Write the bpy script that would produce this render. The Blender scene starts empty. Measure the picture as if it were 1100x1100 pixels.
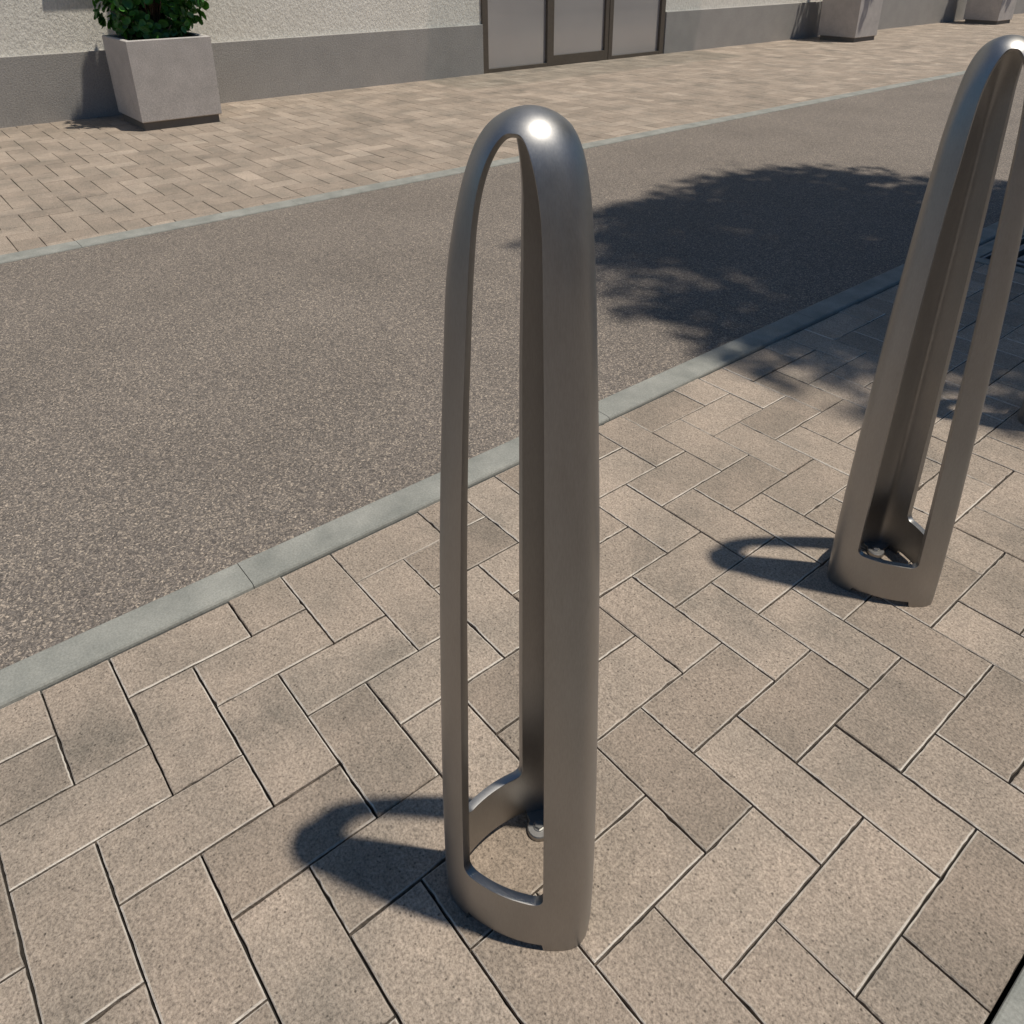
import bpy, bmesh, math, random
import numpy as np
from mathutils import Vector, Matrix
from math import radians as RAD, pi, sin, cos

# ------------------------------------------------------------------ camera, sky, sun, exposure
scene = bpy.context.scene
col = scene.collection

cam_data = bpy.data.cameras.new('camera')
cam = bpy.data.objects.new('camera', cam_data)
col.objects.link(cam)
scene.camera = cam
Rx = Vector((0.6375, 0.7704, -0.0021))        # camera right
Ry = Vector((0.3381, -0.2821, -0.8978))       # camera down
Rz = Vector((-0.6923, 0.5717, -0.4403))       # camera forward
bz = (-Rz).normalized()
bx = (Rx - Rx.dot(bz) * bz).normalized()
by = bz.cross(bx)
M = Matrix((bx, by, bz)).transposed().to_4x4()
M.translation = Vector((0.7582, -0.8927, 1.039))
cam.matrix_world = M
cam_data.sensor_width = 36.0
cam_data.sensor_fit = 'HORIZONTAL'
cam_data.lens = 867.1 / 1100.0 * 36.0
cam_data.shift_x = (550.0 - 558.5) / 1100.0
cam_data.shift_y = -(550.0 - 371.9) / 1100.0
cam_data.clip_start = 0.05
cam_data.clip_end = 2000.0

SUN = Vector((0.217, 0.183, 0.959)).normalized()
elev = math.asin(SUN.z)
azim = math.atan2(SUN.x, SUN.y)
world = bpy.data.worlds.new("World")
scene.world = world
world.use_nodes = True
wn = world.node_tree
sky = wn.nodes.new('ShaderNodeTexSky')
sky.sky_type = 'NISHITA'
sky.sun_disc = False
sky.sun_elevation = elev
sky.sun_rotation = azim
sky.air_density = 1.0
sky.dust_density = 0.6
sky.ozone_density = 2.5
bg = wn.nodes['Background']
tint = wn.nodes.new('ShaderNodeMix'); tint.data_type = 'RGBA'; tint.blend_type = 'MULTIPLY'
tint.inputs['Factor'].default_value = 1.0
tint.inputs[7].default_value = (0.50, 0.89, 1.14, 1)      # clean deep-blue summer sky
wn.links.new(sky.outputs[0], tint.inputs[6])
wn.links.new(tint.outputs[2], bg.inputs['Color'])
bg.inputs['Strength'].default_value = 0.061

sd = bpy.data.lights.new('sun', 'SUN')
sd.energy = 4.1
sd.angle = RAD(1.35)
sd.color = (1.0, 0.94, 0.83)
sun = bpy.data.objects.new('sun', sd)
col.objects.link(sun)
sun.rotation_euler = SUN.to_track_quat('Z', 'Y').to_euler()
sun.location = (0, 0, 8)

scene.view_settings.view_transform = 'Standard'
scene.view_settings.look = 'None'
scene.view_settings.exposure = 0.0
scene.view_settings.gamma = 1.0

rnd = random.Random(7)

# ------------------------------------------------------------------ helpers
def tag(o, label=None, cat=None, group=None, kind=None):
    if label: o['label'] = label
    if cat: o['category'] = cat
    if group: o['group'] = group
    if kind: o['kind'] = kind
    return o

def empty(name, loc=(0, 0, 0), rz=0.0, parent=None):
    o = bpy.data.objects.new(name, None)
    o.empty_display_size = 0.1
    col.objects.link(o)
    o.location = loc
    o.rotation_euler = (0, 0, rz)
    if parent: o.parent = parent
    return o

def mesh_obj(name, verts, faces, mat, parent=None, smooth=False):
    me = bpy.data.meshes.new(name)
    me.from_pydata([tuple(v) for v in verts], [], faces)
    me.update()
    if smooth:
        me.polygons.foreach_set('use_smooth', [True] * len(me.polygons))
    if mat: me.materials.append(mat)
    o = bpy.data.objects.new(name, me)
    col.objects.link(o)
    if parent: o.parent = parent
    return o

class MB:
    """collects shapes for ONE mesh object"""
    def __init__(s): s.v = []; s.f = []
    def add(s, verts, faces):
        n = len(s.v); s.v += [tuple(p) for p in verts]
        s.f += [tuple(i + n for i in f) for f in faces]
    def box(s, x0, x1, y0, y1, z0, z1, c=0.0):
        """box, with edges chamfered by c when c > 0"""
        if c <= 0:
            v = [(x, y, z) for z in (z0, z1) for y in (y0, y1) for x in (x0, x1)]
            s.add(v, [(0, 2, 3, 1), (4, 5, 7, 6), (0, 1, 5, 4), (2, 6, 7, 3), (0, 4, 6, 2), (1, 3, 7, 5)])
            return
        bm = bmesh.new()
        bmesh.ops.create_cube(bm, size=1.0)
        for v in bm.verts:
            v.co = Vector((x0 + (v.co.x + .5) * (x1 - x0), y0 + (v.co.y + .5) * (y1 - y0), z0 + (v.co.z + .5) * (z1 - z0)))
        bmesh.ops.bevel(bm, geom=bm.edges[:], offset=c, segments=2, profile=0.6, affect='EDGES')
        bm.verts.index_update()
        s.add([v.co[:] for v in bm.verts], [[v.index for v in f.verts] for f in bm.faces])
        bm.free()
    def tube(s, pts, rad, n=8):
        rings = []
        for i, p in enumerate(pts):
            a = Vector(pts[max(i - 1, 0)]); b = Vector(pts[min(i + 1, len(pts) - 1)])
            d = (b - a).normalized()
            u = d.orthogonal().normalized() if i == 0 else (rings[-1][1] - d * rings[-1][1].dot(d)).normalized()
            w = d.cross(u)
            rings.append((Vector(p), u, w))
        v = []; f = []
        for i, (p, u, w) in enumerate(rings):
            r = rad[i] if hasattr(rad, '__len__') else rad
            for k in range(n):
                t = 2 * pi * k / n
                v.append(p + u * r * cos(t) + w * r * sin(t))
        for i in range(len(rings) - 1):
            for k in range(n):
                f.append((i * n + k, i * n + (k + 1) % n, (i + 1) * n + (k + 1) % n, (i + 1) * n + k))
        f.append(tuple(reversed(range(n)))); f.append(tuple(range((len(rings) - 1) * n, len(rings) * n)))
        s.add(v, f)
    def prism(s, outline, z0, z1, c=0.0):
        n = len(outline)
        cx = sum(p[0] for p in outline) / n; cy = sum(p[1] for p in outline) / n
        v = [(x, y, z0) for x, y in outline] + [(x, y, z1 - c) for x, y in outline]
        if c > 0:
            for x, y in outline:
                d = math.hypot(x - cx, y - cy)
                v.append((x - (x - cx) / d * c, y - (y - cy) / d * c, z1))
        f = [tuple(reversed(range(n)))]
        for L in range(2 if c > 0 else 1):
            for k in range(n):
                f.append((L * n + k, L * n + (k + 1) % n, (L + 1) * n + (k + 1) % n, (L + 1) * n + k))
        top = (2 if c > 0 else 1) * n
        f.append(tuple(range(top, top + n)))
        s.add(v, f)
    def build(s, name, mat, parent=None, smooth=False):
        return mesh_obj(name, s.v, s.f, mat, parent, smooth)

# ---- materials
def new_mat(name):
    m = bpy.data.materials.new(name); m.use_nodes = True
    nt = m.node_tree
    return m, nt, nt.nodes['Principled BSDF']
def N(nt, t, **kw):
    n = nt.nodes.new(t)
    for k, v in kw.items(): setattr(n, k, v)
    return n
def L(nt, a, b): nt.links.new(a, b)
def coords(nt, scale=(1, 1, 1), which='Object'):
    tc = N(nt, 'ShaderNodeTexCoord'); mp = N(nt, 'ShaderNodeMapping')
    mp.inputs['Scale'].default_value = scale
    L(nt, tc.outputs[which], mp.inputs['Vector'])
    return mp.outputs['Vector']
def noise(nt, vec, scale, detail=4, rough=0.55, lac=2.0):
    n = N(nt, 'ShaderNodeTexNoise'); n.inputs['Scale'].default_value = scale
    n.inputs['Detail'].default_value = detail; n.inputs['Roughness'].default_value = rough
    L(nt, vec, n.inputs['Vector']); return n
def ramp(nt, fac, stops):
    r = N(nt, 'ShaderNodeValToRGB'); L(nt, fac, r.inputs['Fac'])
    e = r.color_ramp.elements
    while len(e) < len(stops): e.new(0.5)
    for i, (p, c) in enumerate(stops):
        e[i].position = p; e[i].color = (*c, 1) if len(c) == 3 else c
    return r
def mixc(nt, a, b, fac=0.5, mode='MIX'):
    m = N(nt, 'ShaderNodeMix', data_type='RGBA', blend_type=mode)
    for sock, v in ((m.inputs['Factor'], fac), (m.inputs[6], a), (m.inputs[7], b)):
        if hasattr(v, 'is_linked'): L(nt, v, sock)
        else: sock.default_value = v if not hasattr(v, '__len__') else (*v, 1)[:4]
    return m.outputs[2]
def math_n(nt, op, a, b=0.0, c=None):
    m = N(nt, 'ShaderNodeMath', operation=op)
    for i, v in enumerate((a, b) if c is None else (a, b, c)):
        if hasattr(v, 'is_linked'): L(nt, v, m.inputs[i])
        else: m.inputs[i].default_value = v
    return m.outputs[0]
def bump(nt, bsdf, h, strength=0.4, dist=0.002, prev=None):
    b = N(nt, 'ShaderNodeBump'); b.inputs['Strength'].default_value = strength
    b.inputs['Distance'].default_value = dist
    L(nt, h, b.inputs['Height'])
    if prev is not None: L(nt, prev, b.inputs['Normal'])
    L(nt, b.outputs['Normal'], bsdf.inputs['Normal'])
    return b.outputs['Normal']
def g(v): return (v, v, v)

def mat_paver():
    m, nt, b = new_mat('concrete_paver')
    v = coords(nt)
    at = N(nt, 'ShaderNodeAttribute', attribute_name='tint')
    base = mixc(nt, (0.305, 0.244, 0.193), (0.428, 0.344, 0.275), at.outputs['Fac'])
    big = noise(nt, v, 5.0, 5, 0.6)
    r1 = ramp(nt, big.outputs['Fac'], [(0.30, (0.76, 0.79, 0.80)), (0.62, g(1.08))])
    c = mixc(nt, base, r1.outputs['Color'], 1.0, 'MULTIPLY')
    med = noise(nt, v, 60.0, 4, 0.7)
    r2 = ramp(nt, med.outputs['Fac'], [(0.3, g(0.88)), (0.7, g(1.10))])
    c = mixc(nt, c, r2.outputs['Color'], 1.0, 'MULTIPLY')
    fine = noise(nt, v, 270.0, 5, 0.78)
    r3 = ramp(nt, fine.outputs['Fac'], [(0.34, g(0.46)), (0.50, g(1.0)), (0.68, g(1.48))])
    c = mixc(nt, c, r3.outputs['Color'], 1.0, 'MULTIPLY')
    # coarser sandy patches and a few dull smudges
    mid = noise(nt, v, 130.0, 3, 0.6)
    r5 = ramp(nt, mid.outputs['Fac'], [(0.36, g(0.88)), (0.50, g(1.0)), (0.66, g(1.09))])
    c = mixc(nt, c, r5.outputs['Color'], 1.0, 'MULTIPLY')
    sm = noise(nt, v, 2.3, 7, 0.7)
    r6 = ramp(nt, sm.outputs['Fac'], [(0.33, (0.74, 0.76, 0.77)), (0.47, g(1.0))])
    c = mixc(nt, c, r6.outputs['Color'], 1.0, 'MULTIPLY')
    # sparse dark pits
    vo = N(nt, 'ShaderNodeTexVoronoi'); vo.inputs['Scale'].default_value = 85.0
    L(nt, v, vo.inputs['Vector'])
    r4 = ramp(nt, vo.outputs['Distance'], [(0.08, g(0.30)), (0.15, g(1.0))])
    c = mixc(nt, c, r4.outputs['Color'], 0.8, 'MULTIPLY')
    ed = N(nt, 'ShaderNodeAttribute', attribute_name='edge_highlight')
    c = mixc(nt, c, (0.86, 0.78, 0.68), ed.outputs['Fac'])  # sunlit highlight along the chamfers, painted in as a pale colour
    L(nt, c, b.inputs['Base Color'])
    b.inputs['Roughness'].default_value = 0.85
    b.inputs['Specular IOR Level'].default_value = 0.3
    h = math_n(nt, 'MULTIPLY_ADD', fine.outputs['Fac'], 0.55, math_n(nt, 'MULTIPLY', med.outputs['Fac'], 0.9))
    nn = bump(nt, b, h, 1.0, 0.0042)
    bump(nt, b, r4.outputs['Color'], 0.5, 0.0012, nn)
    return m

def mat_asphalt():
    m, nt, b = new_mat('asphalt')
    v = coords(nt)
    # squash the cells a little with noise so the stones look crushed, not round
    dn = noise(nt, v, 90.0, 2, 0.5)
    vv = mixc(nt, v, dn.outputs['Color'], 0.012, 'ADD')
    vo = N(nt, 'ShaderNodeTexVoronoi'); vo.inputs['Scale'].default_value = 300.0
    L(nt, vv, vo.inputs['Vector'])
    sep = N(nt, 'ShaderNodeSeparateColor'); L(nt, vo.outputs['Color'], sep.inputs['Color'])
    r = ramp(nt, sep.outputs['Red'], [(0.0, (0.110, 0.095, 0.085)), (0.45, (0.172, 0.147, 0.127)),
                                     (0.75, (0.240, 0.200, 0.168)), (1.0, (0.41, 0.338, 0.268))])
    vo2 = N(nt, 'ShaderNodeTexVoronoi'); vo2.inputs['Scale'].default_value = 480.0
    L(nt, vv, vo2.inputs['Vector'])
    sep2 = N(nt, 'ShaderNodeSeparateColor'); L(nt, vo2.outputs['Color'], sep2.inputs['Color'])
    r2 = ramp(nt, sep2.outputs['Green'], [(0.0, g(0.62)), (1.0, g(1.42))])
    c = mixc(nt, r.outputs['Color'], r2.outputs['Color'], 1.0, 'MULTIPLY')
    r3 = ramp(nt, vo.outputs['Distance'], [(0.25, g(1.0)), (0.75, g(0.60))])
    c = mixc(nt, c, r3.outputs['Color'], 0.7, 'MULTIPLY')
    big = noise(nt, v, 1.6, 6, 0.6)
    r4 = ramp(nt, big.outputs['Fac'], [(0.3, g(0.88)), (0.7, g(1.12))])
    c = mixc(nt, c, r4.outputs['Color'], 1.0, 'MULTIPLY')
    L(nt, c, b.inputs['Base Color'])
    b.inputs['Roughness'].default_value = 0.82
    b.inputs['Specular IOR Level'].default_value = 0.35
    inv = math_n(nt, 'SUBTRACT', 1.0, vo.outputs['Distance'])
    h = math_n(nt, 'MULTIPLY_ADD', sep.outputs['Blue'], 0.6, inv)
    bump(nt, b, h, 0.7, 0.0011)
    return m

def mat_rough(name, c0, c1, s_big=3.0, s_fine=250.0, rough=0.85, b_str=0.3, b_dist=0.001, grain=0.15, stretch=(1, 1, 1)):
    m, nt, b = new_mat(name)
    v = coords(nt, stretch)
    big = noise(nt, v, s_big, 6, 0.62)
    r = ramp(nt, big.outputs['Fac'], [(0.32, c0), (0.68, c1)])
    fine = noise(nt, v, s_fine, 4, 0.7)
    r2 = ramp(nt, fine.outputs['Fac'], [(0.3, g(1 - grain)), (0.7, g(1 + grain))])
    c = mixc(nt, r.outputs['Color'], r2.outputs['Color'], 1.0, 'MULTIPLY')
    L(nt, c, b.inputs['Base Color'])
    b.inputs['Roughness'].default_value = rough
    b.inputs['Specular IOR Level'].default_value = 0.3
    bump(nt, b, fine.outputs['Fac'], b_str, b_dist)
    return m

def mat_plaster():
    m, nt, b = new_mat('stucco_plaster')
    v = coords(nt, (1, 1, 0.5))
    n1 = noise(nt, v, 80.0, 5, 0.66)
    n2 = noise(nt, v, 2.0, 5, 0.6)
    r = ramp(nt, n2.outputs['Fac'], [(0.3, (0.86, 0.815, 0.72)), (0.7, (0.92, 0.875, 0.78))])
    r2 = ramp(nt, n1.outputs['Fac'], [(0.36, g(0.84)), (0.60, g(1.08))])
    c = mixc(nt, r.outputs['Color'], r2.outputs['Color'], 1.0, 'MULTIPLY')
    L(nt, c, b.inputs['Base Color'])
    b.inputs['Roughness'].default_value = 0.9
    b.inputs['Specular IOR Level'].default_value = 0.2
    bump(nt, b, n1.outputs['Fac'], 0.85, 0.010)
    return m

def mat_metal(name, base, rough, brush=0.06):
    m, nt, b = new_mat(name)
    v = coords(nt, (1, 1, 0.12))
    n1 = noise(nt, v, 900.0, 3, 0.6)
    n2 = noise(nt, coords(nt), 14.0, 5, 0.6)
    r = ramp(nt, n1.outputs['Fac'], [(0.3, tuple(x * (1 - brush) for x in base)), (0.7, tuple(x * (1 + brush) for x in base))])
    L(nt, r.outputs['Color'], b.inputs['Base Color'])
    b.inputs['Metallic'].default_value = 1.0
    # faint wipe marks and a dusty foot
    n3 = noise(nt, coords(nt, (1, 1, 0.35)), 38.0, 6, 0.7)
    r3 = ramp(nt, n3.outputs['Fac'], [(0.35, g(0.95)), (0.65, g(1.03))])
    L(nt, mixc(nt, r.outputs['Color'], r3.outputs['Color'], 1.0, 'MULTIPLY'), b.inputs['Base Color'])
    rr = math_n(nt, 'MULTIPLY_ADD', n2.outputs['Fac'], 0.10, rough - 0.05)
    rr = math_n(nt, 'MULTIPLY_ADD', n3.outputs['Fac'], 0.12, math_n(nt, 'SUBTRACT', rr, 0.06))
    rr = math_n(nt, 'MULTIPLY_ADD', n1.outputs['Fac'], 0.08, rr)
    L(nt, rr, b.inputs['Roughness'])
    bump(nt, b, n1.outputs['Fac'], 0.06, 0.0003)
    return m

def mat_simple(name, c, rough=0.5, metal=0.0, spec=0.5):
    m, nt, b = new_mat(name)
    n1 = noise(nt, coords(nt), 30.0, 4, 0.6)
    r = ramp(nt, n1.outputs['Fac'], [(0.3, tuple(x * 0.92 for x in c)), (0.7, tuple(x * 1.08 for x in c))])
    L(nt, r.outputs['Color'], b.inputs['Base Color'])
    b.inputs['Roughness'].default_value = rough
    b.inputs['Metallic'].default_value = metal
    b.inputs['Specular IOR Level'].default_value = spec
    return m

def mat_leaf(name, c0, c1, spec=0.5, rough=0.35, trans=0.25):
    m, nt, b = new_mat(name)
    at = N(nt, 'ShaderNodeAttribute', attribute_name='tint')
    c = mixc(nt, c0, c1, at.outputs['Fac'])
    L(nt, c, b.inputs['Base Color'])
    b.inputs['Roughness'].default_value = rough
    b.inputs['Specular IOR Level'].default_value = spec
    tr = N(nt, 'ShaderNodeBsdfTranslucent')
    tc = mixc(nt, c, (0.9, 1.0, 0.35), 1.0, 'MULTIPLY')
    L(nt, tc, tr.inputs['Color'])
    mx = N(nt, 'ShaderNodeMixShader'); mx.inputs[0].default_value = trans
    L(nt, b.outputs[0], mx.inputs[1]); L(nt, tr.outputs[0], mx.inputs[2])
    L(nt, mx.outputs[0], nt.nodes['Material Output'].inputs['Surface'])
    return m

def mat_awning_glass():
    m, nt, b = new_mat('canopy_glass')
    t = N(nt, 'ShaderNodeBsdfTransparent'); t.inputs['Color'].default_value = (0.80, 0.83, 0.82, 1)
    gl = N(nt, 'ShaderNodeBsdfGlossy'); gl.inputs['Roughness'].default_value = 0.03
    fr = N(nt, 'ShaderNodeFresnel'); fr.inputs['IOR'].default_value = 1.45
    mx = N(nt, 'ShaderNodeMixShader')
    L(nt, fr.outputs[0], mx.inputs[0]); L(nt, t.outputs[0], mx.inputs[1]); L(nt, gl.outputs[0], mx.inputs[2])
    L(nt, mx.outputs[0], nt.nodes['Material Output'].inputs['Surface'])
    return m

M_PAVER = mat_paver()
M_ASPH = mat_asphalt()
M_KERB = mat_rough('kerb_concrete', (0.200, 0.202, 0.182), (0.300, 0.295, 0.265), 11.0, 260.0, 0.85, 0.5, 0.0012, 0.20)
M_BED = mat_rough('jointing_sand', (0.012, 0.010, 0.009), (0.035, 0.030, 0.025), 12.0, 300.0, 0.95, 0.5, 0.002, 0.4)
M_GROUND = mat_rough('gravel_ground', (0.10, 0.09, 0.075), (0.17, 0.15, 0.12), 2.0, 60.0, 0.95, 0.5, 0.01, 0.3)
M_PLASTER = mat_plaster()
M_PLINTH = mat_rough('plinth_concrete', (0.345, 0.326, 0.302), (0.395, 0.372, 0.345), 5.0, 100.0, 0.88, 0.8, 0.004, 0.24)
M_POT = mat_rough('planter_concrete', (0.45, 0.415, 0.385), (0.54, 0.495, 0.46), 8.0, 130.0, 0.85, 0.7, 0.002, 0.20)
M_POTBASE = mat_simple('planter_base_steel', (0.16, 0.145, 0.125), 0.7)
M_SOIL = mat_rough('potting_soil', (0.03, 0.022, 0.015), (0.07, 0.05, 0.035), 20.0, 160.0, 0.95, 1.0, 0.01, 0.4)
M_STEEL = mat_metal('brushed_steel', (0.360, 0.348, 0.337), 0.405)
M_NUT = mat_metal('zinc_steel', (0.46, 0.45, 0.43), 0.34)
M_FRAME = mat_simple('bronze_aluminium', (0.15, 0.125, 0.10), 0.45, 0.35)
M_WHITE = mat_simple('white_window_frame', (0.72, 0.72, 0.70), 0.45)
M_SILL = mat_simple('zinc_sill', (0.45, 0.46, 0.47), 0.4, 0.6)
M_IRON = mat_simple('cast_iron', (0.16, 0.165, 0.17), 0.55, 0.5)
M_DARK = mat_simple('dark_pit', (0.01, 0.01, 0.01), 0.9)
M_LEAF = mat_leaf('shrub_leaf', (0.020, 0.085, 0.026), (0.120, 0.34, 0.060), 0.45, 0.34, 0.32)
M_TLEAF = mat_leaf('tree_leaf', (0.04, 0.08, 0.02), (0.08, 0.14, 0.03), 0.4, 0.5, 0.3)
M_BARK = mat_rough('bark', (0.07, 0.05, 0.035), (0.17, 0.13, 0.10), 14.0, 120.0, 0.9, 0.8, 0.006, 0.3, (1, 1, 0.25))
M_OPP = mat_rough('sand_render', (0.40, 0.33, 0.26), (0.48, 0.40, 0.32), 1.5, 80.0, 0.9, 0.4, 0.003, 0.08)
M_GLASSROOF = mat_awning_glass()
def mat_pane():
    m, nt, b = new_mat('tinted_pane')
    n1 = noise(nt, coords(nt), 1.2, 3, 0.5)
    r = ramp(nt, n1.outputs['Fac'], [(0.3, (0.44, 0.415, 0.405)), (0.7, (0.50, 0.475, 0.46))])
    L(nt, r.outputs['Color'], b.inputs['Base Color'])
    b.inputs['Metallic'].default_value = 0.25
    b.inputs['Roughness'].default_value = 0.16
    b.inputs['Coat Weight'].default_value = 1.0
    b.inputs['Coat Roughness'].default_value = 0.05
    return m
M_PANE = mat_pane()

# ------------------------------------------------------------------ layout numbers (metres)
U = 0.103386            # paver width across the road direction
V = 0.1                 # paver width along the road
KX0, KX1 = -0.493, -0.4146      # near kerb
FX0, FX1 = -2.736, -2.640       # far kerb
WX = -5.5573                    # foot of the building plinth
EX0 = 0.7225                     # edge of the near pavement
GX0, GX1, GY0, GY1 = -0.400, 0.700, 2.205, 3.305   # tree pit grate

# ------------------------------------------------------------------ ground, road, kerbs
gr = MB(); gr.add([(-400, -400, -0.30), (400, -400, -0.30), (400, 400, -0.30), (-400, 400, -0.30)], [(0, 1, 2, 3)])
tag(gr.build('ground', M_GROUND), kind='structure')
rd = MB(); rd.add([(FX1 - .02, -60, 0), (KX0 + .02, -60, 0), (KX0 + .02, 60, 0), (FX1 - .02, 60, 0)], [(0, 1, 2, 3)])
tag(rd.build('road', M_ASPH), kind='structure')
bed = MB()
for (bx0, bx1, by0, by1) in ((KX1 - .03, EX0 - .001, -60, GY0), (KX1 - .03, GX0, GY0, GY1), (GX1, EX0 - .001, GY0, GY1), (KX1 - .03, EX0 - .001, GY1, 60)):
    if bx1 > bx0: bed.add([(bx0, by0, -0.0085), (bx1, by0, -0.0085), (bx1, by1, -0.0085), (bx0, by1, -0.0085)], [(0, 1, 2, 3)])
bed.add([(WX - .05, -60, -0.0085), (FX0 + .03, -60, -0.0085), (FX0 + .03, 60, -0.0085), (WX - .05, 60, -0.0085)], [(0, 1, 2, 3)])
tag(bed.build('paving_bed', M_BED), kind='structure')

def kerb(x0, x1, y_joint, y0, y1, step=0.9125, top=0.008, c=0.008):
    k = MB()
    i0 = math.floor((y0 - y_joint) / step); i1 = math.ceil((y1 - y_joint) / step)
    for i in range(i0, i1):
        a = y_joint + i * step
        dx = rnd.uniform(-.0006, .0006); dz = rnd.uniform(-.0004, .0004)
        X0, X1, T = x0 + dx * .5, x1 + dx * .5, top + dz
        prof = [(X0, -.06), (X1, -.06), (X1, T - c), (X1 - c * .13, T - c * .5), (X1 - c * .5, T - c * .13), (X1 - c, T),
                (X0 + c * .5, T), (X0 + c * .15, T - c * .15), (X0, T - c * .5)]
        ya, yb = a + .0007, a + step - .0007
        n = len(prof)
        k.add([(x, ya, z) for x, z in prof] + [(x, yb, z) for x, z in prof],
              [tuple(range(n)), tuple(reversed(range(n, 2 * n)))] + [(j, j + n, (j + 1) % n + n, (j + 1) % n) for j in range(n)])
    return k
tag(kerb(KX0, KX1, -0.5505, -3, 24).build('kerb', M_KERB), kind='structure')
tag(kerb(FX0, FX1, -0.30, -3, 40, top=0.006).build('kerb', M_KERB), kind='structure')
tag(kerb(EX0 + .0040, EX0 + .0040 + .10, -0.9, -3, 20).build('kerb', M_KERB), kind='structure')
sr = MB(); sr.add([(EX0 + .10, -60, 0), (60, -60, 0), (60, 60, 0), (EX0 + .10, 60, 0)], [(0, 1, 2, 3)])
tag(sr.build('road', M_ASPH), kind='structure')

# ------------------------------------------------------------------ herringbone paving
def clip(a, b, lo, hi): return max(a, lo), min(b, hi)
def pavement(name, x_off, xr, yr, near, hole=None, seed=1):
    r = random.Random(seed)
    verts = []; faces = []; tints = []; edge = []
    i0 = int((xr[0] - x_off) / U) - 3; i1 = int((xr[1] - x_off) / U) + 3
    j0 = int((yr[0] - Y_OFF) / V) - 3; j1 = int((yr[1] - Y_OFF) / V) + 3
    def brick(x0, x1, y0, y1):
        x0, x1 = clip(x0, x1, *xr); y0, y1 = clip(y0, y1, *yr)
        if x1 - x0 < .008 or y1 - y0 < .008: return
        if hole:
            hx0, hx1, hy0, hy1 = hole
            if x1 > hx0 and x0 < hx1 and y1 > hy0 and y0 < hy1:
                if y0 < hy0 - .01: y1 = min(y1, hy0)
                elif y1 > hy1 + .01: y0 = max(y0, hy1)
                elif x0 < hx0 - .01: x1 = min(x1, hx0)
                elif x1 > hx1 + .01: x0 = max(x0, hx1)
                else: return
                if x1 - x0 < .01 or y1 - y0 < .01: return
        gp = (r.uniform(.0012, .0017) if near else r.uniform(.0010, .0020))
        a = r.uniform(-.0012, .0012) * (1 if near else 1.5)
        cx, cy = (x0 + x1) / 2 + r.uniform(-.0004, .0004), (y0 + y1) / 2 + r.uniform(-.0004, .0004)
        hx, hy = (x1 - x0) / 2 - gp, (y1 - y0) / 2 - gp
        z = r.uniform(-.0005, .0005)
        tx, ty = r.uniform(-.004, .004), r.uniform(-.004, .004)
        ch = r.uniform(.0011, .0017)
        def ring(ox, oy, dz, jit):
            out = []
            n = 12 if near else 1
            cs = [(-ox, -oy), (ox, -oy), (ox, oy), (-ox, oy)]
            for k in range(4):
                p, q = cs[k], cs[(k + 1) % 4]
                for s in range(n):
                    t = s / n
                    x = p[0] + (q[0] - p[0]) * t; y = p[1] + (q[1] - p[1]) * t
                    if near and s:
                        jj = jit[k * n + s]
                        if k % 2 == 0: y += jj * (1 if k == 0 else -1)
                        else: x += jj * (-1 if k == 1 else 1)
                    X = cx + x * cos(a) - y * sin(a); Y = cy + x * sin(a) + y * cos(a)
                    out.append((X, Y, z + dz + tx * x + ty * y))
            return out
        jit = [max(0, r.gauss(0, .00045)) + (r.uniform(.0008, .0022) if r.random() < .025 else 0) for _ in range(48)]
        n0 = len(verts)
        A = ring(hx, hy, -.012, jit); B0_ = ring(hx, hy, -ch - .0004, jit); B = ring(hx, hy, -ch, jit)
        Cc = ring(hx - ch, hy - ch, 0, [j * .8 for j in jit]); Dd = ring(hx - ch - .0009, hy - ch - .0009, 0, [j * .7 for j in jit])
        m = len(A)
        verts.extend(A + B0_ + B + Cc + Dd)
        t = min(1, max(0, r.gauss(.52, .24) if near else r.gauss(.26, .26)))
        if r.random() < .08: t = max(0, t - .5)
        tints.extend([t] * (5 * m))
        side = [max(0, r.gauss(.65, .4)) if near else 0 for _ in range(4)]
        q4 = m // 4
        glint = [min(1, side[k // q4] * r.uniform(.5, 1.2)) for k in range(m)]  # strength of the painted edge highlight, random per side
        edge.extend([0.0] * (2 * m) + glint + [e * .6 for e in glint] + [0.0] * m)
        for lv in range(4):
            for k in range(m):
                faces.append((n0 + lv * m + k, n0 + lv * m + (k + 1) % m, n0 + (lv + 1) * m + (k + 1) % m, n0 + (lv + 1) * m + k))
        faces.append(tuple(range(n0 + 4 * m, n0 + 5 * m)))
    # lattice: horizontal bricks start at (i, i-1+4k) wide 2 x 1; vertical at (i, i-4+4k...) wide 1 x 2
    for i in range(i0, i1):
        for j in range(j0, j1):
            d = (j - i) % 4
            X = x_off + i * U; Y = Y_OFF + j * V
            if d == 3: brick(X, X + 2 * U, Y, Y + V)
            if d == 0: brick(X, X + U, Y, Y + 2 * V)
    o = mesh_obj(name, verts, faces, M_PAVER)
    at = o.data.attributes.new('tint', 'FLOAT', 'POINT')
    at.data.foreach_set('value', tints)
    at = o.data.attributes.new('edge_highlight', 'FLOAT', 'POINT')
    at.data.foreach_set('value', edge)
    return tag(o, kind='structure')
Y_OFF = 0.0
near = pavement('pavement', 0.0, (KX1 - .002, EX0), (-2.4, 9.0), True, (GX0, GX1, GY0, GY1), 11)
far = pavement('pavement', 0.0, (WX - .04, FX0 + .012), (-2.4, 24.0), False, None, 5)

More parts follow.
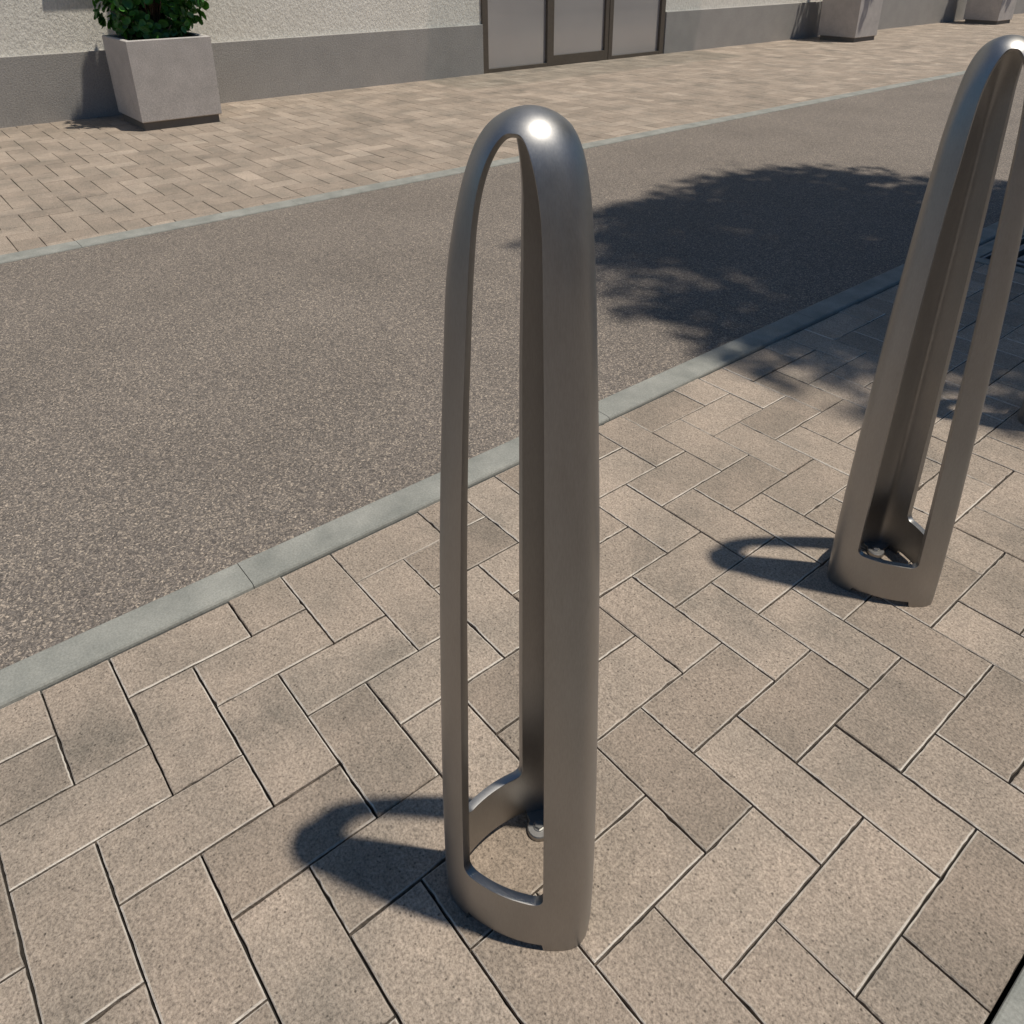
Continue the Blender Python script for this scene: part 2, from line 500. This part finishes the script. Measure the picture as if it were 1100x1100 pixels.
# ------------------------------------------------------------------ building
BLD = empty('building', (WX, 6.0, 0))
tag(BLD, 'long building with pale rough stucco above a grey concrete plinth and glass doors', 'building')
def bpart(mb, name, mat, parent=BLD, smooth=False):
    """geometry is given in world metres; move it into the parent's frame"""
    off = Vector((WX, 6.0, 0))
    mb.v = [tuple(Vector(p) - off) for p in mb.v]
    return mb.build(name, mat, parent, smooth)
DY0, DY1 = 3.893, 6.405
WALLX = WX - 0.030
# stucco wall with a doorway and window openings (pieces butted end to end)
WIN = [(0.44, 1.40, 1.03, 2.35), (9.6, 10.56, 1.03, 2.35), (13.6, 14.56, 1.03, 2.35), (17.6, 18.56, 1.03, 2.35)]
w = MB()
PT = 0.4315
def wallbox(y0, y1, z0, z1): w.box(WX - .40, WALLX, y0, y1, z0, z1)
ys = -4.0
for (a, b_, z0, z1) in WIN[:1]:
    wallbox(ys, a, PT - .05, 2.55); wallbox(a, b_, PT - .05, z0); wallbox(a, b_, z1, 2.55); ys = b_
wallbox(ys, DY0 + .004, PT - .05, 2.55)
ys = DY1 - .004
for (a, b_, z0, z1) in WIN[1:]:
    wallbox(ys, a, PT - .05, 2.55); wallbox(a, b_, PT - .05, z0); wallbox(a, b_, z1, 2.55); ys = b_
wallbox(ys, 30.0, PT - .05, 2.55)
w.box(WX - .40, WALLX, -4.0, 30.0, 2.55, 6.5)
bpart(w, 'wall', M_PLASTER)
p = MB()
p.box(WX - .36, WX, -4.0, DY0, -.05, PT, .004)
p.box(WX - .36, WX, DY1 + .012, 30.0, -.05, PT, .004)
bpart(p, 'plinth', M_PLINTH)
# parapet band
p = MB(); p.box(WX - .45, WALLX + .06, -4.05, 30.05, 6.5, 6.68, .01)
bpart(p, 'cornice', M_SILL)
# windows (their sills throw the shadow above the planter)
for k, (a, b_, z0, z1) in enumerate(WIN):
    win = empty('window', (0, 0, 0), 0, BLD)
    def wp(mb, name, mat):
        mb.v = [tuple(Vector(q) - Vector((WX, 6.0, 0))) for q in mb.v]
        return mb.build(name, mat, win)
    f = MB(); fx0, fx1 = WALLX - .16, WALLX - .09
    f.box(fx0, fx1, a, a + .06, z0, z1, .003); f.box(fx0, fx1, b_ - .06, b_, z0, z1, .003)
    f.box(fx0, fx1, a + .06, b_ - .06, z0, z0 + .07, .003); f.box(fx0, fx1, a + .06, b_ - .06, z1 - .06, z1, .003)
    f.box(fx0 + .01, fx1 + .005, (a + b_) / 2 - .03, (a + b_) / 2 + .03, z0 + .07, z1 - .06, .003)
    wp(f, 'frame', M_WHITE)
    q = MB(); q.box(fx0 + .02, fx0 + .03, a + .05, b_ - .05, z0 + .06, z1 - .05); wp(q, 'pane', M_PANE)
    s = MB(); s.box(WALLX - .09, WALLX + .072, a - .045, b_ + .045, z0 - .03, z0 - .002, .003); wp(s, 'sill', M_SILL)
    win.name = 'window'

# three-bay glazed door with bronze frame
door = empty('door', (0, 0, 0), 0, BLD)
def dp(mb, name, mat):
    mb.v = [tuple(Vector(q) - Vector((WX, 6.0, 0))) for q in mb.v]
    return mb.build(name, mat, door)
DX = WX - .008; DZ = 2.45
f = MB()
f.box(DX - .11, DX, DY0 + .002, DY0 + .066, -.006, DZ, .002)              # left jamb
f.box(DX - .11, DX, DY1 - .066, DY1 - .002, -.006, DZ, .002)              # right jamb
f.box(DX - .11, DX, DY0 + .066, DY1 - .066, DZ - .08, DZ, .002)         # head
f.box(DX - .10, DX - .002, DY0 + .066, 4.69, -.006, .035, .002)           # bottom rail, left bay
f.box(DX - .10, DX - .002, 5.60, DY1 - .066, -.006, .035, .002)           # bottom rail, right bay
f.box(DX - .11, DX - .001, 4.69, 4.775, -.006, DZ - .08, .002)            # mullion
f.box(DX - .11, DX - .001, 5.545, 5.60, -.006, DZ - .08, .002)           # mullion
dp(f, 'frame', M_FRAME)
lf = MB()
lf.box(DX - .085, DX - .006, 4.777, 5.492, .004, .098, .002)
lf.box(DX - .085, DX - .006, 5.492, 5.543, .004, DZ - .085, .002)
lf.box(DX - .085, DX - .006, 4.777, 5.492, DZ - .17, DZ - .085, .002)
dp(lf, 'leaf_frame', M_FRAME)
for (a, b_, z0) in ((DY0 + .064, 4.692, .033), (4.776, 5.494, .096), (5.598, DY1 - .064, .033)):
    q = MB(); q.box(DX - .044, DX - .032, a, b_, z0, DZ - .08); dp(q, 'pane', M_PANE)
hd = MB()
hd.tube([(DX - .006, 5.47, .95), (DX + .045, 5.47, .95), (DX + .045, 5.47, 1.35), (DX - .006, 5.47, 1.35)], .012, 10)
# glass canopy over the door: a pale film of shade on the wall and the paving
can = empty('canopy', (0, 0, 0), 0, BLD)
def cp(mb, name, mat):
    mb.v = [tuple(Vector(q) - Vector((WX, 6.0, 0))) for q in mb.v]
    return mb.build(name, mat, can)
CY0, CY1, CX1, CZ = 3.74, 7.45, -4.24, 2.72
q = MB(); q.add([(WALLX, CY0, CZ), (CX1, CY0, CZ), (CX1, CY1, CZ), (WALLX, CY1, CZ)], [(0, 1, 2, 3)])
cp(q, 'glass_roof', M_GLASSROOF)

# unseen building added across the street to give the steel brownish reflections
OPP = empty('building', (8.5, 4.0, 0))  # added unseen building, only for the steel reflections
tag(OPP, 'unseen sand coloured building added behind the viewpoint for the steel reflections', 'building')
q = MB(); q.box(0, 8, -32, 34, -.05, 5.2)
q.build('wall', M_OPP, OPP)
q = MB(); q.box(-.15, 8.1, -32.2, 34.2, 5.2, 5.4, .02); q.build('cornice', M_SILL, OPP)
for fl in range(1):
    for i in range(12):
        y0 = -29 + i * 5.2; z0 = 1.2
        wf = MB(); wf.box(-.03, -.002, y0 - .08, y0 + 1.88, z0 - .08, z0); wf.box(-.03, -.002, y0 - .08, y0 + 1.88, z0 + 1.7, z0 + 1.78)
        wf.box(-.03, -.002, y0 - .08, y0, z0, z0 + 1.7); wf.box(-.03, -.002, y0 + 1.8, y0 + 1.88, z0, z0 + 1.7)
        wo = wf.build('window', M_WHITE, OPP)
        pn = MB(); pn.box(-.012, -.002, y0, y0 + 1.8, z0, z0 + 1.7); pn.build('pane', M_PANE, wo)

# ------------------------------------------------------------------ bollards
ROT = RAD(-2.0)
def section(d=.0785, Rf=.17, pw=26.0, n=2160):
    th = np.linspace(0, 2 * pi, n, endpoint=False)
    D = np.stack([np.cos(th), np.sin(th)], 1)
    lo = np.full(n, .01); hi = np.full(n, .3)
    ns = [np.array([cos(a), sin(a)]) for a in (RAD(60), RAD(180), RAD(-60))]
    for _ in range(40):
        m = (lo + hi) / 2; P = D * m[:, None]
        gg = sum((np.linalg.norm(P + (Rf - d) * k, axis=1) / Rf) ** pw for k in ns)
        ins = gg < 1
        lo = np.where(ins, m, lo); hi = np.where(ins, hi, m)
    return th, lo
TH, RHO = section()
RM = RHO.mean()
ZT = 0.9360
TK = np.array([0, .03, .15, .35, .55, .7, .8, .87, .92, .955, .98, 1.0])
SK = np.array([.992, 1.0, .985, .930, .858, .780, .716, .668, .612, .535, .415, 0])
vk = np.sqrt(1 - TK)[::-1]; sk = SK[::-1]
def pchip(x, y):
    h = np.diff(x); dl = np.diff(y) / h
    m = np.zeros(len(x)); m[0] = dl[0]; m[-1] = dl[-1]
    for i in range(1, len(x) - 1):
        if dl[i - 1] * dl[i] > 0:
            w1 = 2 * h[i] + h[i - 1]; w2 = h[i] + 2 * h[i - 1]
            m[i] = (w1 + w2) / (w1 / dl[i - 1] + w2 / dl[i])
    def f(q):
        i = np.clip(np.searchsorted(x, q) - 1, 0, len(x) - 2); t = (q - x[i]) / h[i]
        return ((1 + 2 * t) * (1 - t) ** 2 * y[i] + t * (1 - t) ** 2 * h[i] * m[i] + t * t * (3 - 2 * t) * y[i + 1] + t * t * (t - 1) * h[i] * m[i + 1])
    return f
_S = pchip(vk, sk)
# smooth the profile a little so no knot shows in the reflections
_vg = np.linspace(0, 1, 401); _sg = _S(_vg)
_k = np.exp(-0.5 * (np.arange(-24, 25) / 9.0) ** 2); _k /= _k.sum()
_ext = np.concatenate([-_sg[24:0:-1], _sg, 2 * _sg[-1] - _sg[-2:-26:-1]])
_sm = np.convolve(_ext, _k, 'valid'); _sm[0] = 0
def S(z):
    return float(np.interp(math.sqrt(max(0, 1 - z / ZT)), _vg, _sm))
def surf(theta, z):
    r = float(np.interp(theta % (2 * pi), TH, RHO, period=2 * pi))
    t = z / ZT
    wv = min(1, max(0, (t - .84) / .16)); wv = wv * wv * (3 - 2 * wv)
    rr = (r * (1 - wv) + RM * wv) * S(z)
    return Vector((rr * cos(theta + ROT), rr * sin(theta + ROT), z))
ZB, ZO, ZA, ZCAP = .086, .9215, .848, .9285
B0 = 27.0
def half_open(z):
    """half angle (deg) of the opening at height z, without its rounded ends"""
    b = B0 / (S(z) / 0.99) ** 0.10
    return 60 - b
def loops():
    """one side (0..+) of hole outline and matching rectangle border, bottom centre to top centre"""
    H = []; Rr = []
    o0 = half_open(ZB); rc_z = .011; rc_a = 7.5
    nb = 16
    for i in range(nb):
        t = i / (nb - 1)
        a = t * (o0 - rc_a)
        H.append((a, ZB))
    for i in range(1, 7):
        t = i / 6 * pi / 2
        H.append((o0 - rc_a + rc_a * sin(t), ZB + rc_z * (1 - cos(t))))
    nbot = len(H)
    # rectangle bottom with the shallow notch between the feet
    NA, NZ = 33.0, .0115
    for i in range(nbot):
        t = i / (nbot - 1)
        if t < .62: a = NA * t / .62; z = NZ
        elif t < .80:
            q = (t - .62) / .18; a = NA + 1.4 * sin(q * pi / 2) ; z = NZ * (1 - q) ** 1.0 if q > .0 else NZ
            z = NZ * max(0.0, min(1.0, 1 - (q - .15) / .85)) if q > .15 else NZ
        else: a = NA + 1.4 + (60 - NA - 1.4) * (t - .80) / .20; z = 0.0
        Rr.append((a, z))
    ns = 46
    for i in range(1, ns + 1):
        t = i / ns
        z = ZB + rc_z + (ZA - ZB - rc_z) * t
        H.append((half_open(z), z)); Rr.append((60.0, z * (t + (1 - t) * .6) if t < .1 else z))
    na = 46
    for i in range(1, na + 1):
        t = i / na; ph = t * pi / 2
        zz = ZA + (ZO - ZA) * sin(ph)
        wd = half_open(zz) * max(0.0, cos(ph)) ** 0.60
        H.append((wd, zz))
        if t < .5: Rr.append((60.0, ZA + (ZCAP - ZA) * (t / .5)))
        else: Rr.append((60.0 * (1 - (t - .5) / .5), ZCAP))
    return H, Rr
def shell_mesh():
    H, Rr = loops()
    verts = []; faces = []
    steps = [0, .03, .12, .26, .42, .56, .67, .76, .84, .92, 1.0]
    topcols = {}
    for kf, fc in enumerate((60, 180, 300)):
        ring = [[] for _ in steps]
        full = [(a, z, b_, c) for (a, z), (b_, c) in zip(H, Rr)]
        seq = full + [(-a, z, -b_, c) for (a, z, b_, c) in reversed(full)]
        # the three legs are not quite equal: widen or narrow the opening on either side
        op = {60: (1.0, 1.0), 180: (.94, 1.03), 300: (1.08, 1.02)}[fc]
        for (a, z, b_, c) in seq:
            kq = op[0] if a < 0 else op[1]; a = a * (1 + (kq - 1) * min(1, max(0, (.90 - z) / .2)))
            for si, s in enumerate(steps):
                aa = a + (b_ - a) * s; z_ = z + (c - z) * s
                ring[si].append(len(verts)); verts.append(surf(RAD(fc + aa), z_))
        n = len(seq)
        for si in range(len(steps) - 1):
            for i in range(n):
                j = (i + 1) % n
                faces.append((ring[si][i], ring[si + 1][i], ring[si + 1][j], ring[si][j]))
        # cap above ZCAP
        top = [k for k, q in enumerate(seq) if abs(q[3] - ZCAP) < 1e-9 and abs(q[2]) <= 60.0 + 1e-9]
        prev = [ring[-1][k] for k in top]
        angs = [seq[k][2] for k in top]
        for q in range(1, 13):
            v0 = math.sqrt(1 - ZCAP / ZT) * (1 - q / 12)
            z = ZT * (1 - v0 * v0)
            cur = []
            for a in angs:
                cur.append(len(verts)); verts.append(surf(RAD(fc + a), z))
            for i in range(len(top) - 1):
                faces.append((prev[i], cur[i], cur[i + 1], prev[i + 1]))
            prev = cur
    bm = bmesh.new()
    vs = [bm.verts.new(v) for v in verts]
    for f in faces:
        try: bm.faces.new([vs[i] for i in f])
        except ValueError: pass
    bmesh.ops.remove_doubles(bm, verts=bm.verts[:], dist=1e-5)
    bmesh.ops.dissolve_degenerate(bm, edges=bm.edges[:], dist=1e-6)
    bmesh.ops.recalc_face_normals(bm, faces=bm.faces[:])
    # make sure the normals look outward
    c = sum((f.normal.dot(Vector((f.calc_center_median().x, f.calc_center_median().y, 0))) for f in bm.faces), 0.0)
    if c < 0: bmesh.ops.reverse_faces(bm, faces=bm.faces[:])
    me = bpy.data.meshes.new('shell'); bm.to_mesh(me); bm.free()
    me.polygons.foreach_set('use_smooth', [True] * len(me.polygons))
    tmp = bpy.data.objects.new('tmp', me); col.objects.link(tmp)
    vg = tmp.vertex_groups.new(name='wall')
    for v in me.vertices:
        vg.add([v.index], min(1, max(0, (.90 - v.co.z) / .55)), 'REPLACE')
    so = tmp.modifiers.new('s', 'SOLIDIFY'); so.thickness = .0105; so.vertex_group = 'wall'; so.thickness_vertex_group = .55; so.offset = -1; so.use_even_offset = False
    be = tmp.modifiers.new('b', 'BEVEL'); be.width = .0007; be.segments = 3; be.limit_method = 'ANGLE'; be.angle_limit = RAD(50)
    be.harden_normals = False
    dg = bpy.context.evaluated_depsgraph_get()
    out = bpy.data.meshes.new_from_object(tmp.evaluated_get(dg))
    bpy.data.objects.remove(tmp)
    out.name = 'shell'
    out.polygons.foreach_set('use_smooth', [True] * len(out.polygons))
    out.materials.clear(); out.materials.append(M_STEEL)
    return out

shell_me = shell_mesh()
def tab_mesh():
    """rounded lug lying on the paving inside a corner, pointing to the middle (local -x)"""
    r0, r1, hw, tr = .086, .0605, .027, .0155
    pts = [(r0 + .008, -hw * .45), (r0 + .008, hw * .45), (r0 - .004, hw)]
    for i in range(13):
        t = pi * .39 + pi * 1.22 * i / 12
        pts.append((r1 + tr * cos(t), tr * sin(t)))
    pts.append((r0 - .004, -hw))
    m = MB(); m.prism(pts, .0012, .0082, .0012)
    return m
def nut_mesh():
    m = MB()
    circ = lambda r, n, a=0: [(r * cos(a + 2 * pi * k / n), r * sin(a + 2 * pi * k / n)) for k in range(n)]
    m.prism(circ(.0080, 28), .0082, .0092, .0004)
    m.prism(circ(.0066, 6, .3), .0092, .0122, .0007)
    return m
tab_proto = tab_mesh(); nut_proto = nut_mesh()
def make_bollard(loc, label):
    root = empty('bollard', (*loc, 0))
    tag(root, label, 'bollard', 'steel bollards in a row along the kerb')
    o = bpy.data.objects.new('shell', shell_me); col.objects.link(o); o.parent = root
    for k, a in enumerate((127,)):
        mt = MB(); mt.v = list(tab_proto.v); mt.f = list(tab_proto.f)
        t = mt.build('mounting_lug', M_STEEL, root); t.rotation_euler = (0, 0, RAD(a) + ROT)
        mn = MB(); mn.v = list(nut_proto.v); mn.f = list(nut_proto.f)
        b_ = mn.build('hex_bolt', M_NUT, t); b_.location = (.0615, 0, 0)
    return root
def copy_tree(o, parent=None):
    c = o.copy(); col.objects.link(c); c.parent = parent
    for ch in [x for x in bpy.data.objects if x.parent == o and x is not c]:
        copy_tree(ch, c)
    return c
boll = make_bollard((.2895, -.496), 'brushed steel bollard with arched openings standing nearest in the middle of the picture')
b2 = copy_tree(boll); b2.location = (.2895, .356, 0)
b2['label'] = 'brushed steel bollard at the right, between the nearest bollard and the tree shade'
b3 = copy_tree(boll); b3.location = (.2895, 1.206, 0)
b3['label'] = 'bollard in the tree shade at the right edge, only its foot showing'

# ------------------------------------------------------------------ planters with shrubs
def make_planter(x, y, label, hw=.262, hd=.262):
    root = empty('planter', (x, y, 0))
    tag(root, label, 'planter', 'square concrete planters along the building')
    # box: outer and inner walls, slightly wider at the top
    m = MB(); z0, z1, t = .052, .546, .030
    ow = [(-hd, -hw), (hd, -hw), (hd, hw), (-hd, hw)]
    def ringz(sc, inset, z):
        return [(math.copysign(abs(px) * sc - inset, px), math.copysign(abs(py) * sc - inset, py), z) for px, py in ow]
    c = .005
    rings = [ringz(.985, c, z0), ringz(.985, 0, z0 + c), ringz(1.0, 0, z1 - c), ringz(1.0, c, z1), ringz(1.0, t - c, z1), ringz(1.0, t, z1 - c), ringz(1.0, t, z0 + .34)]
    v = [q for r_ in rings for q in r_]; f = [(3, 2, 1, 0)]
    for i in range(len(rings) - 1):
        for k in range(4):
            f.append((i * 4 + k, i * 4 + (k + 1) % 4, (i + 1) * 4 + (k + 1) % 4, (i + 1) * 4 + k))
    i = (len(rings) - 1) * 4
    f.append((i, i + 1, i + 2, i + 3))
    m.add(v, f); m.build('box', M_POT, root)
    b_ = MB(); b_.box(-hd + .030, hd - .018, -hw + .018, hw - .022, 0.0, .0515); b_.build('base', M_POTBASE, root)
    # lumpy soil
    s = MB(); n = 16; vv = []; ff = []
    r = random.Random(3)
    for a in range(n + 1):
        for c_ in range(n + 1):
            vv.append((-hd + t + .001 + (2 * hd - 2 * t - .002) * a / n, -hw + t + .001 + (2 * hw - 2 * t - .002) * c_ / n, z0 + .395 + r.uniform(-.008, .012)))
    for a in range(n):
        for c_ in range(n):
            q = a * (n + 1) + c_
            ff.append((q, q + n + 1, q + n + 2, q + 1))
    s.add(vv, ff); s.build('soil', M_SOIL, root, True)
    return root
P1 = (-5.085, .858)
pl = make_planter(*P1, 'square grey concrete planter under the window at the left, with the green shrub')
p2 = copy_tree(pl); p2.location = (-5.075, 9.37, 0)
p2['label'] = 'square concrete planter just right of the glass doors, its top out of the picture'
p3 = copy_tree(pl); p3.location = (-5.06, 13.43, 0)
p3['label'] = 'farthest square concrete planter, near the top right corner of the picture'

def leaf_cloud(name, anchors, mat, parent, size, r, cup=.25, shape=(1.0, .82), tint_fn=None, nseg=8):
    verts = []; faces = []; tints = []
    for (p, nrm) in anchors:
        sz = size * r.uniform(.65, 1.2)
        n_ = (nrm + Vector((r.gauss(0, .45), r.gauss(0, .45), r.gauss(0, .35)))).normalized()
        u = n_.orthogonal().normalized()
        u = (Matrix.Rotation(r.uniform(0, 2 * pi), 3, n_) @ u)
        w_ = n_.cross(u)
        n0 = len(verts)
        verts.append(p + n_ * (-cup * sz * .4))
        for k in range(nseg):
            a = 2 * pi * k / nseg
            e = 1.0 + .06 * sin(3 * a + sz * 900)
            q = p + u * (sz * shape[0] * e * cos(a)) + w_ * (sz * shape[1] * e * sin(a)) + n_ * (cup * sz * .35 * abs(sin(a)))
            verts.append(q)
        t = min(1, max(0, r.gauss(.35, .22)))
        tints.append(t * .8)
        tints.extend([min(1, t + .12)] * nseg)
        for k in range(nseg):
            faces.append((n0, n0 + 1 + k, n0 + 1 + (k + 1) % nseg))
    o = mesh_obj(name, verts, faces, mat, parent, True)
    at = o.data.attributes.new('tint', 'FLOAT', 'POINT'); at.data.foreach_set('value', tints)
    return o

def make_shrub(x, y, label):
    root = empty('shrub', (x, y, .44))
    tag(root, label, 'shrub', 'leafy shrubs in the concrete planters')
    r = random.Random(21)
    st = MB(); anchors = []
    H_ = .98
    def crown_r(z):   # crown radius over height above the soil
        t = (z - .06) / H_
        if t < 0 or t > 1: return 0
        return (.275 + .09 * min(1, max(0, (t - .12) / .3))) * min(1, ((t + .03) / .16) ** .6) * (1 - max(0, (t - .35) / .65) ** 2) ** .5
    for b_ in range(34):
        a = r.uniform(0, 2 * pi); zt = r.uniform(.10, .90)
        rad = crown_r(zt) * r.uniform(.35, .95)
        p0 = Vector((r.uniform(-.02, .02), r.uniform(-.02, .02), 0)); p3_ = Vector((rad * cos(a), rad * sin(a), zt))
        p1 = p0 + Vector((p3_.x * .15, p3_.y * .15, zt * .4)); p2_ = p0 + Vector((p3_.x * .6, p3_.y * .6, zt * .72))
        st.tube([p0, p1, p2_, p3_], [.010, .007, .005, .002], 6)
    for _ in range(3600):
        z = r.uniform(.07, 1.03); R_ = crown_r(z)
        if R_ <= .01: continue
        a = r.uniform(0, 2 * pi); lump = 1 + .16 * sin(3 * a + 9 * z) + .12 * sin(7 * a - 14 * z)
        rr = R_ * lump * (r.random() ** .33)
        p = Vector((rr * cos(a), rr * sin(a), z))
        if z < .6 and p.x > .17 + .12 * z: continue
        out = Vector((cos(a), sin(a), .55 + (z - .4) * .8)).normalized()
        anchors.append((p, out))
    st.build('stem', M_BARK, root, True)
    leaf_cloud('foliage', anchors, M_LEAF, root, .031, r, .5, (1.0, .82))
    return root
sh = make_shrub(P1[0] - .045, P1[1] + .025, 'dark green round-leaved shrub growing in the left concrete planter')
s2 = copy_tree(sh); s2.location = (-5.075, 9.37, .44); s2.rotation_euler.z = 1.3
s2['label'] = 'round-leaved shrub in the concrete planter right of the glass doors'
s3 = copy_tree(sh); s3.location = (-5.06, 13.43, .44); s3.rotation_euler.z = 2.9
s3['label'] = 'round-leaved shrub in the farthest concrete planter at the top right'

# ------------------------------------------------------------------ tree pit grate and the tree whose shade lies on the road
gt = empty('tree_grate', ((GX0 + GX1) / 2, (GY0 + GY1) / 2, 0))
tag(gt, 'square slotted iron tree grate set in the paving by the kerb at the right edge', 'tree grate')
hx, hy = (GX1 - GX0) / 2, (GY1 - GY0) / 2
f = MB()
for (x0, x1, y0, y1) in ((-hx, hx, -hy, -hy + .05), (-hx, hx, hy - .05, hy), (-hx, -hx + .05, -hy + .05, hy - .05), (hx - .05, hx, -hy + .05, hy - .05)):
    f.box(x0 + .001, x1 - .001, y0 + .001, y1 - .001, -.06, .004, .003)
f.build('frame', M_KERB, gt)
pit = MB(); pit.add([(-hx, -hy, -.28), (hx, -hy, -.28), (hx, hy, -.28), (-hx, hy, -.28)], [(0, 1, 2, 3)])
for (x0, x1, y0, y1) in ((-hx, hx, -hy, -hy + .02), (-hx, hx, hy - .02, hy), (-hx, -hx + .02, -hy + .02, hy - .02), (hx - .02, hx, -hy + .02, hy - .02)):
    pit.box(x0, x1, y0, y1, -.28, -.061)
pit.build('pit', M_SOIL, gt)
bars = MB()
R0 = hx - .053
def sq_ring(ro, ri):
    bars.box(-ro, ro, -ro, -ri, -.035, .001, .0015); bars.box(-ro, ro, ri, ro, -.035, .001, .0015)
    bars.box(-ro, -ri, -ri, ri, -.035, .001, .0015); bars.box(ri, ro, -ri, ri, -.035, .001, .0015)
ro = R0
sq_ring(ro, ro - .010); ro -= .010
while ro > .24:
    ro -= .027
    sq_ring(ro, ro - .026); ro -= .026
for a in (0, 90, 180, 270):          # spokes under the rings
    d = Vector((cos(RAD(a)), sin(RAD(a))))
    xs = sorted((d.x * .22, d.x * R0)); yy = sorted((d.y * .22, d.y * R0))
    bars.box(xs[0] - .012, xs[1] + .012, yy[0] - .012, yy[1] + .012, -.036, -.0025, .001)
bars.build('grid', M_IRON, gt)

def make_tree(x, y, label, seed, cr=1.42, cz=3.05, nleaf=18500):
    root = empty('tree', (x, y, -.04))
    tag(root, label, 'tree')
    r = random.Random(seed)
    tr = MB()
    tr.tube([(0, 0, 0), (.01, .01, .15), (.0, .02, 1.2), (.02, 0, 2.2), (.0, .0, 3.2), (.03, .02, 4.0)], [.12, .085, .075, .065, .04, .012], 14)
    ends = []
    for b_ in range(26):
        z0 = r.uniform(1.9, 3.6); a = b_ * 2.4 + r.uniform(-.3, .3)
        ln = cr * r.uniform(.6, .95) * (1.0 if z0 < 3 else .7)
        p0 = Vector((0, 0, z0)); d = Vector((cos(a), sin(a), r.uniform(.15, .7))).normalized()
        p1 = p0 + d * ln * .5 + Vector((0, 0, .05)); p2_ = p0 + d * ln
        tr.tube([p0, p1, p2_], [.028, .017, .006], 7)
        for s in range(5):
            q0 = p0 + (p2_ - p0) * r.uniform(.35, .95)
            q1 = q0 + Vector((r.gauss(0, .3), r.gauss(0, .3), r.gauss(.1, .22)))
            tr.tube([q0, (q0 + q1) / 2 + Vector((0, 0, .03)), q1], [.010, .006, .003], 5)
            ends.append(q1)
        ends.append(p2_)
    # leaf clumps: at limb ends, kept inside an uneven crown
    clumps = []
    for e in ends:
        d = Vector((e.x, e.y, (e.z - cz) * .95)) / .86
        if d.length > cr: e = Vector((e.x / d.length * cr, e.y / d.length * cr, cz + (e.z - cz) / d.length * cr))
        clumps.append((e, r.uniform(.20, .36)))
    anchors = []
    for _ in range(nleaf):
        c, s = r.choice(clumps)
        G = lambda q: max(-1.5 * q, min(1.5 * q, r.gauss(0, q)))
        p = c + Vector((G(s * .62), G(s * .62), G(s * .5)))
        if math.hypot(p.x, p.y) > cr + .06: continue
        anchors.append((p, Vector((0, 0, 1)) + Vector((r.gauss(0, .5), r.gauss(0, .5), 0))))
    tr.build('trunk', M_BARK, root, True)
    leaf_cloud('crown', anchors, M_TLEAF, root, .043, r, .15, (1.0, .58), nseg=6)
    return root
make_tree(.27, 2.74, 'young street tree growing through the iron grate, its shade over road and paving', 4)
